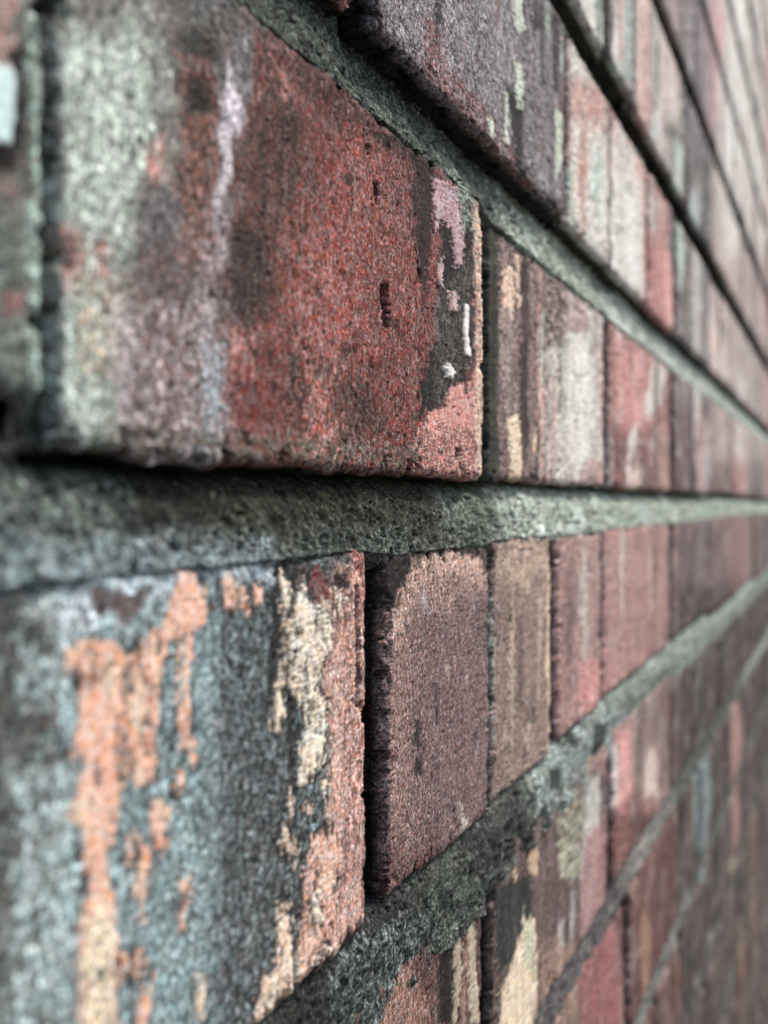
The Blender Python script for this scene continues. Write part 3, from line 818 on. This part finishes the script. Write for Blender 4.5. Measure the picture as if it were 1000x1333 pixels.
bricks = []
for c, row in layout.items():
    for i, (a, b, h0, h1) in enumerate(row):
        u = int(round(float(U_of(np.array(a)))))
        sp = None
        for (cc, uu), v in SPECIAL.items():
            if cc == c and abs(float(S_of(uu)) - a) < 0.004: sp = v
        r2 = random.Random(c * 1000 + i)
        if sp: base, proud, label = sp
        else:
            base = r2.choice(TONES_UP if c >= 1 else TONES_DN if c <= -2 else TONES_UP[:1] + TONES_DN[1:2]); proud, label = r2.uniform(-0.8, 0.8), None
        bricks.append((c, i, a, b, h0, h1, base, proud / 1000, label))
def area(b):
    c, i, a, bb, h0, h1 = b[:6]
    if not visible(a, bb, h0, h1): return -abs(a)
    x0, x1 = max(a, S_of(0)), min(bb, S_of(1000))
    return (float(U_of(np.array(x1))) - float(U_of(np.array(x0)))) * (h1 - h0) * 1000 / (x0 + 0.05)
bricks.sort(key=area, reverse=True)
rest = []
total = 0
for n, (c, i, a, b, h0, h1, base, proud, label) in enumerate(bricks):
    seed = (c + 20) * 97 + i * 31
    P, col, grn, vis = make_brick(a, b, h0, h1, base, seed, proud)
    if n < 298:
        o = grid_mesh('brick', P, col, grn, MAT_BRICK, wall)
        if label: o['label'] = label
        total += P.shape[0] * P.shape[1]
    else:
        rest.append((P, col, grn))
if rest:
    vs, fs, cs, off = [], [], [], 0
    for P, col, grn in rest:
        ni, nj = P.shape[:2]; idx = np.arange(ni * nj).reshape(ni, nj) + off
        fs.append(np.stack([idx[:-1, :-1], idx[1:, :-1], idx[1:, 1:], idx[:-1, 1:]], -1).reshape(-1, 4))
        vs.append(P.reshape(-1, 3)); cs.append(np.concatenate([np.clip(col, .004, .8), grn[:, None]], 1)); off += ni * nj
    me = bpy.data.meshes.new('bricks')
    me.from_pydata(np.concatenate(vs).tolist(), [], np.concatenate(fs).tolist())
    at = me.attributes.new('layers', 'FLOAT_COLOR', 'POINT'); at.data.foreach_set('color', np.concatenate(cs).astype(np.float32).ravel())
    me.materials.append(MAT_BRICK)
    o = bpy.data.objects.new('bricks_beyond', me); scn.collection.objects.link(o); o.parent = wall; o['kind'] = 'stuff'
print('brick vertices', total, 'bricks', len(bricks))

# ------------------------------------------------------------------ mortar beds
#            recess at the top, recess at the bottom of the joint (mm), per joint below course c
BEDS = {1: (7.0, 0.8), 2: (10.0, 3.5), 3: (10.0, 4.0), 4: (8, 4), 0: (8.5, 0.2), -1: (1.0, 0.6), -2: (2.2, 1.2), -3: (2.0, 1.2)}
def edge_line(row, which, ss):
    mids, vals = [], []
    for a, b, h0, h1 in row:
        mids += [a + 0.003, b - 0.003]; vals += [(h0, h1)[which]] * 2
    return np.interp(ss, mids, vals)
cs_sorted = sorted(layout)
mtot = 0
for c in cs_sorted[1:]:
    lo, hi = layout[c - 1], layout[c]
    kb = hi[len(hi) // 2][2]; kt = lo[len(lo) // 2][3]
    s_a, s_b = S_MIN + 0.1, S_MAX - 0.1
    seen = False
    for s in np.linspace(S_of(0), S_of(1000), 60):
        if -60 < float(V_of(np.array(s), (kb + kt) / 2)) < 1390: seen = True
    if seen:
        ss = s_samples(s_a, s_b)
        ss = ss[(ss < S_of(-60))][::1].tolist() + ss[(ss >= S_of(-60))].tolist(); ss = np.array(ss)
    else: ss = np.linspace(s_a, s_b, 40)
    top = edge_line(hi, 0, ss); bot = edge_line(lo, 1, ss)
    if seen:
        x = ss * 1000
        top = top + 0.0002 * pn(x * 0.1, x * 0, 5 + c); bot = bot + 0.0003 * pn(x * 0.1, x * 0, 15 + c)
    ext = 0.007
    nj = 3 if not seen else 8
    if seen:
        hstep = 0.22e-3 if c in (0, 1) else 0.3e-3 if c == -1 else 0.6e-3
        nj = int((float(np.mean(top - bot)) + 2 * ext) / hstep)
    tt = np.linspace(0, 1, nj)
    Hh = (bot - ext)[:, None] + (top - bot + 2 * ext)[:, None] * tt[None, :]
    SS = np.repeat(ss[:, None], nj, 1)
    q = np.clip((Hh - bot[:, None]) / (top - bot)[:, None], 0, 1)
    rt, rb = BEDS.get(c, (8.0 if c > 0 else 2.0, 2.0))
    rec = rb + (rt - rb) * (q ** 0.8 if c != 0 else 0.35 * q + 0.65 * q ** 5)
    if c == 0:                                    # joint at eye level: fuller to the left, squeezed out over the brick below
        left = 1 - sstep(S_of(330), S_of(470), SS)
        rec = rec - left * (1 - q) ** 2 * 1.3
    if c == -1:
        rec = rec + 0.9 * np.sin(q * math.pi) * -1.2 + 1.2 * q ** 6
        smear = sstep(S_of(560), S_of(600), SS) * (1 - sstep(S_of(730), S_of(780), SS))
        rec = rec - smear * sstep(0.35, 0.0, q) * 2.4 * (0.5 + 0.9 * fbm(SS * 1000 * 0.07, Hh * 1000 * 0.12, 71, 3))
    s_, h_ = SS.ravel(), Hh.ravel()
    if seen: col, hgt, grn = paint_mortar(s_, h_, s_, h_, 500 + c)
    else: col = np.tile(lin((98, 106, 98)), (len(s_), 1)); hgt = np.zeros(len(s_)); grn = np.ones(len(s_))
    below = np.maximum(np.repeat(bot, nj) - h_, 0) * 1000
    rag = fbm(s_ * 400, h_ * 400, 61 + c, 3)
    Yv = np.clip(rec.ravel() - hgt + (np.maximum(below - 1.2 + 1.5 * rag, 0) * 2.2 if c != -1 else np.maximum((h_ - np.repeat(top, nj)) * 1000 - 0.3 + rag, 0) * 3.0), -2.6, 14) / 1000
    # stay behind the faces of the bricks except where the mortar was smeared
    outside = ((h_ - np.repeat(bot, nj)) < -0.0004) | ((h_ - np.repeat(top, nj)) > 0.0)
    if c != -1: Yv = np.where(outside, np.maximum(Yv, 0.0016 if c else 0.0010), Yv)
    if seen and c in (0, 1, 2):                   # mortar dragged a little way over the brick below
        ov = np.clip(2.6 * fbm(s_ * 70, s_ * 0, 83 + c, 4, 0.7) + (0.5 if c else -0.4), 0, 4)
        if c == 0:
            lf = left.ravel(); ov = ov * (1 - lf) + lf * (3.4 + 2.2 * fbm(s_ * 120, s_ * 0, 87, 3))
        ov = ov * (1 + 0.4 * fbm(s_ * 500, h_ * 500, 89, 3))
        t_ = below / np.maximum(ov, 0.05)
        over = (below > 0) & (t_ < 1.5)
        Yo = (-0.30 + (0.25 * left.ravel() if c == 0 else 0) + 0.75 * t_ ** 2 - hgt * 0.5) / 1000
        Yv = np.where(over, np.minimum(Yv, Yo), Yv)
    P = np.stack([s_, Yv, h_ + CAM_Z], -1).reshape(len(ss), nj, 3)
    grid_mesh('mortar_bed', P, col, grn, MAT_MORTAR, wall); mtot += len(s_)

# perpends
PERP = {(-1, 474): 13.0, (0, 60): 2.5, (-1, -75): 1.0, (0, 625): 3.0, (-1, 637): 1.5, (1, 731): 3.5, (-1, 718): 4.0, (-2, 631): 8.0, (1, 470): 9.0, (-2, 792): 7.0}
for c in cs_sorted:
    row = layout[c]
    for j in range(len(row) - 1):
        a, b = row[j][1], row[j + 1][0]
        h0, h1 = min(row[j][2], row[j + 1][2]), max(row[j][3], row[j + 1][3])
        u = float(U_of(np.array(a)))
        rc = 4.0
        for (cc, uu), v in PERP.items():
            if cc == c and abs(u - uu) < 1.5: rc = v
        e = 0.004
        if visible(a - e, b + e, h0, h1):
            ss = s_samples(a - e, b + e)
            if len(ss) < 4: ss = np.linspace(a - e, b + e, 4)
            th = np.linspace(h0, h1, max(8, int((h1 - h0) / max(step_h(a), 0.3e-3))))
        else: ss = np.linspace(a - e, b + e, 2); th = np.linspace(h0, h1, 2)
        SS, HH = np.meshgrid(ss, th, indexing='ij'); s_, h_ = SS.ravel(), HH.ravel()
        if len(s_) > 16:
            col, hgt, grn = paint_mortar(s_, h_, s_, h_, 900 + c * 7 + j)
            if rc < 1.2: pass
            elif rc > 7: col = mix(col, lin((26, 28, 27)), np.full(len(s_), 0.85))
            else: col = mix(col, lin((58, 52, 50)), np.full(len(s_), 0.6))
        else: col = np.tile(lin((90, 92, 88)), (len(s_), 1)); hgt = np.zeros(len(s_)); grn = np.ones(len(s_))
        Yv = (np.maximum(rc - hgt, 1.2)) / 1000
        P = np.stack([s_, Yv, h_ + CAM_Z], -1).reshape(len(ss), len(th), 3)
        grid_mesh('mortar_joint', P, col, grn, MAT_MORTAR, wall)
print('mortar vertices', mtot)

# solid core behind the face bricks
zb, zt = 0.0, max(r[3] for r in layout[cs_sorted[-1]]) + CAM_Z
x0, x1, y0, y1 = S_MIN + 0.06, S_MAX + 0.02, 0.022, 0.215
v = [(x, y, z) for z in (zb, zt) for y in (y0, y1) for x in (x0, x1)]
me = bpy.data.meshes.new('core')
me.from_pydata(v, [], [(0, 1, 5, 4), (2, 6, 7, 3), (0, 4, 6, 2), (1, 3, 7, 5), (4, 5, 7, 6), (0, 2, 3, 1)])
me.materials.append(simple_material('core_mortar', (0.10, 0.11, 0.10), (0.17, 0.18, 0.16), 60))
o = bpy.data.objects.new('core', me); scn.collection.objects.link(o); o.parent = wall
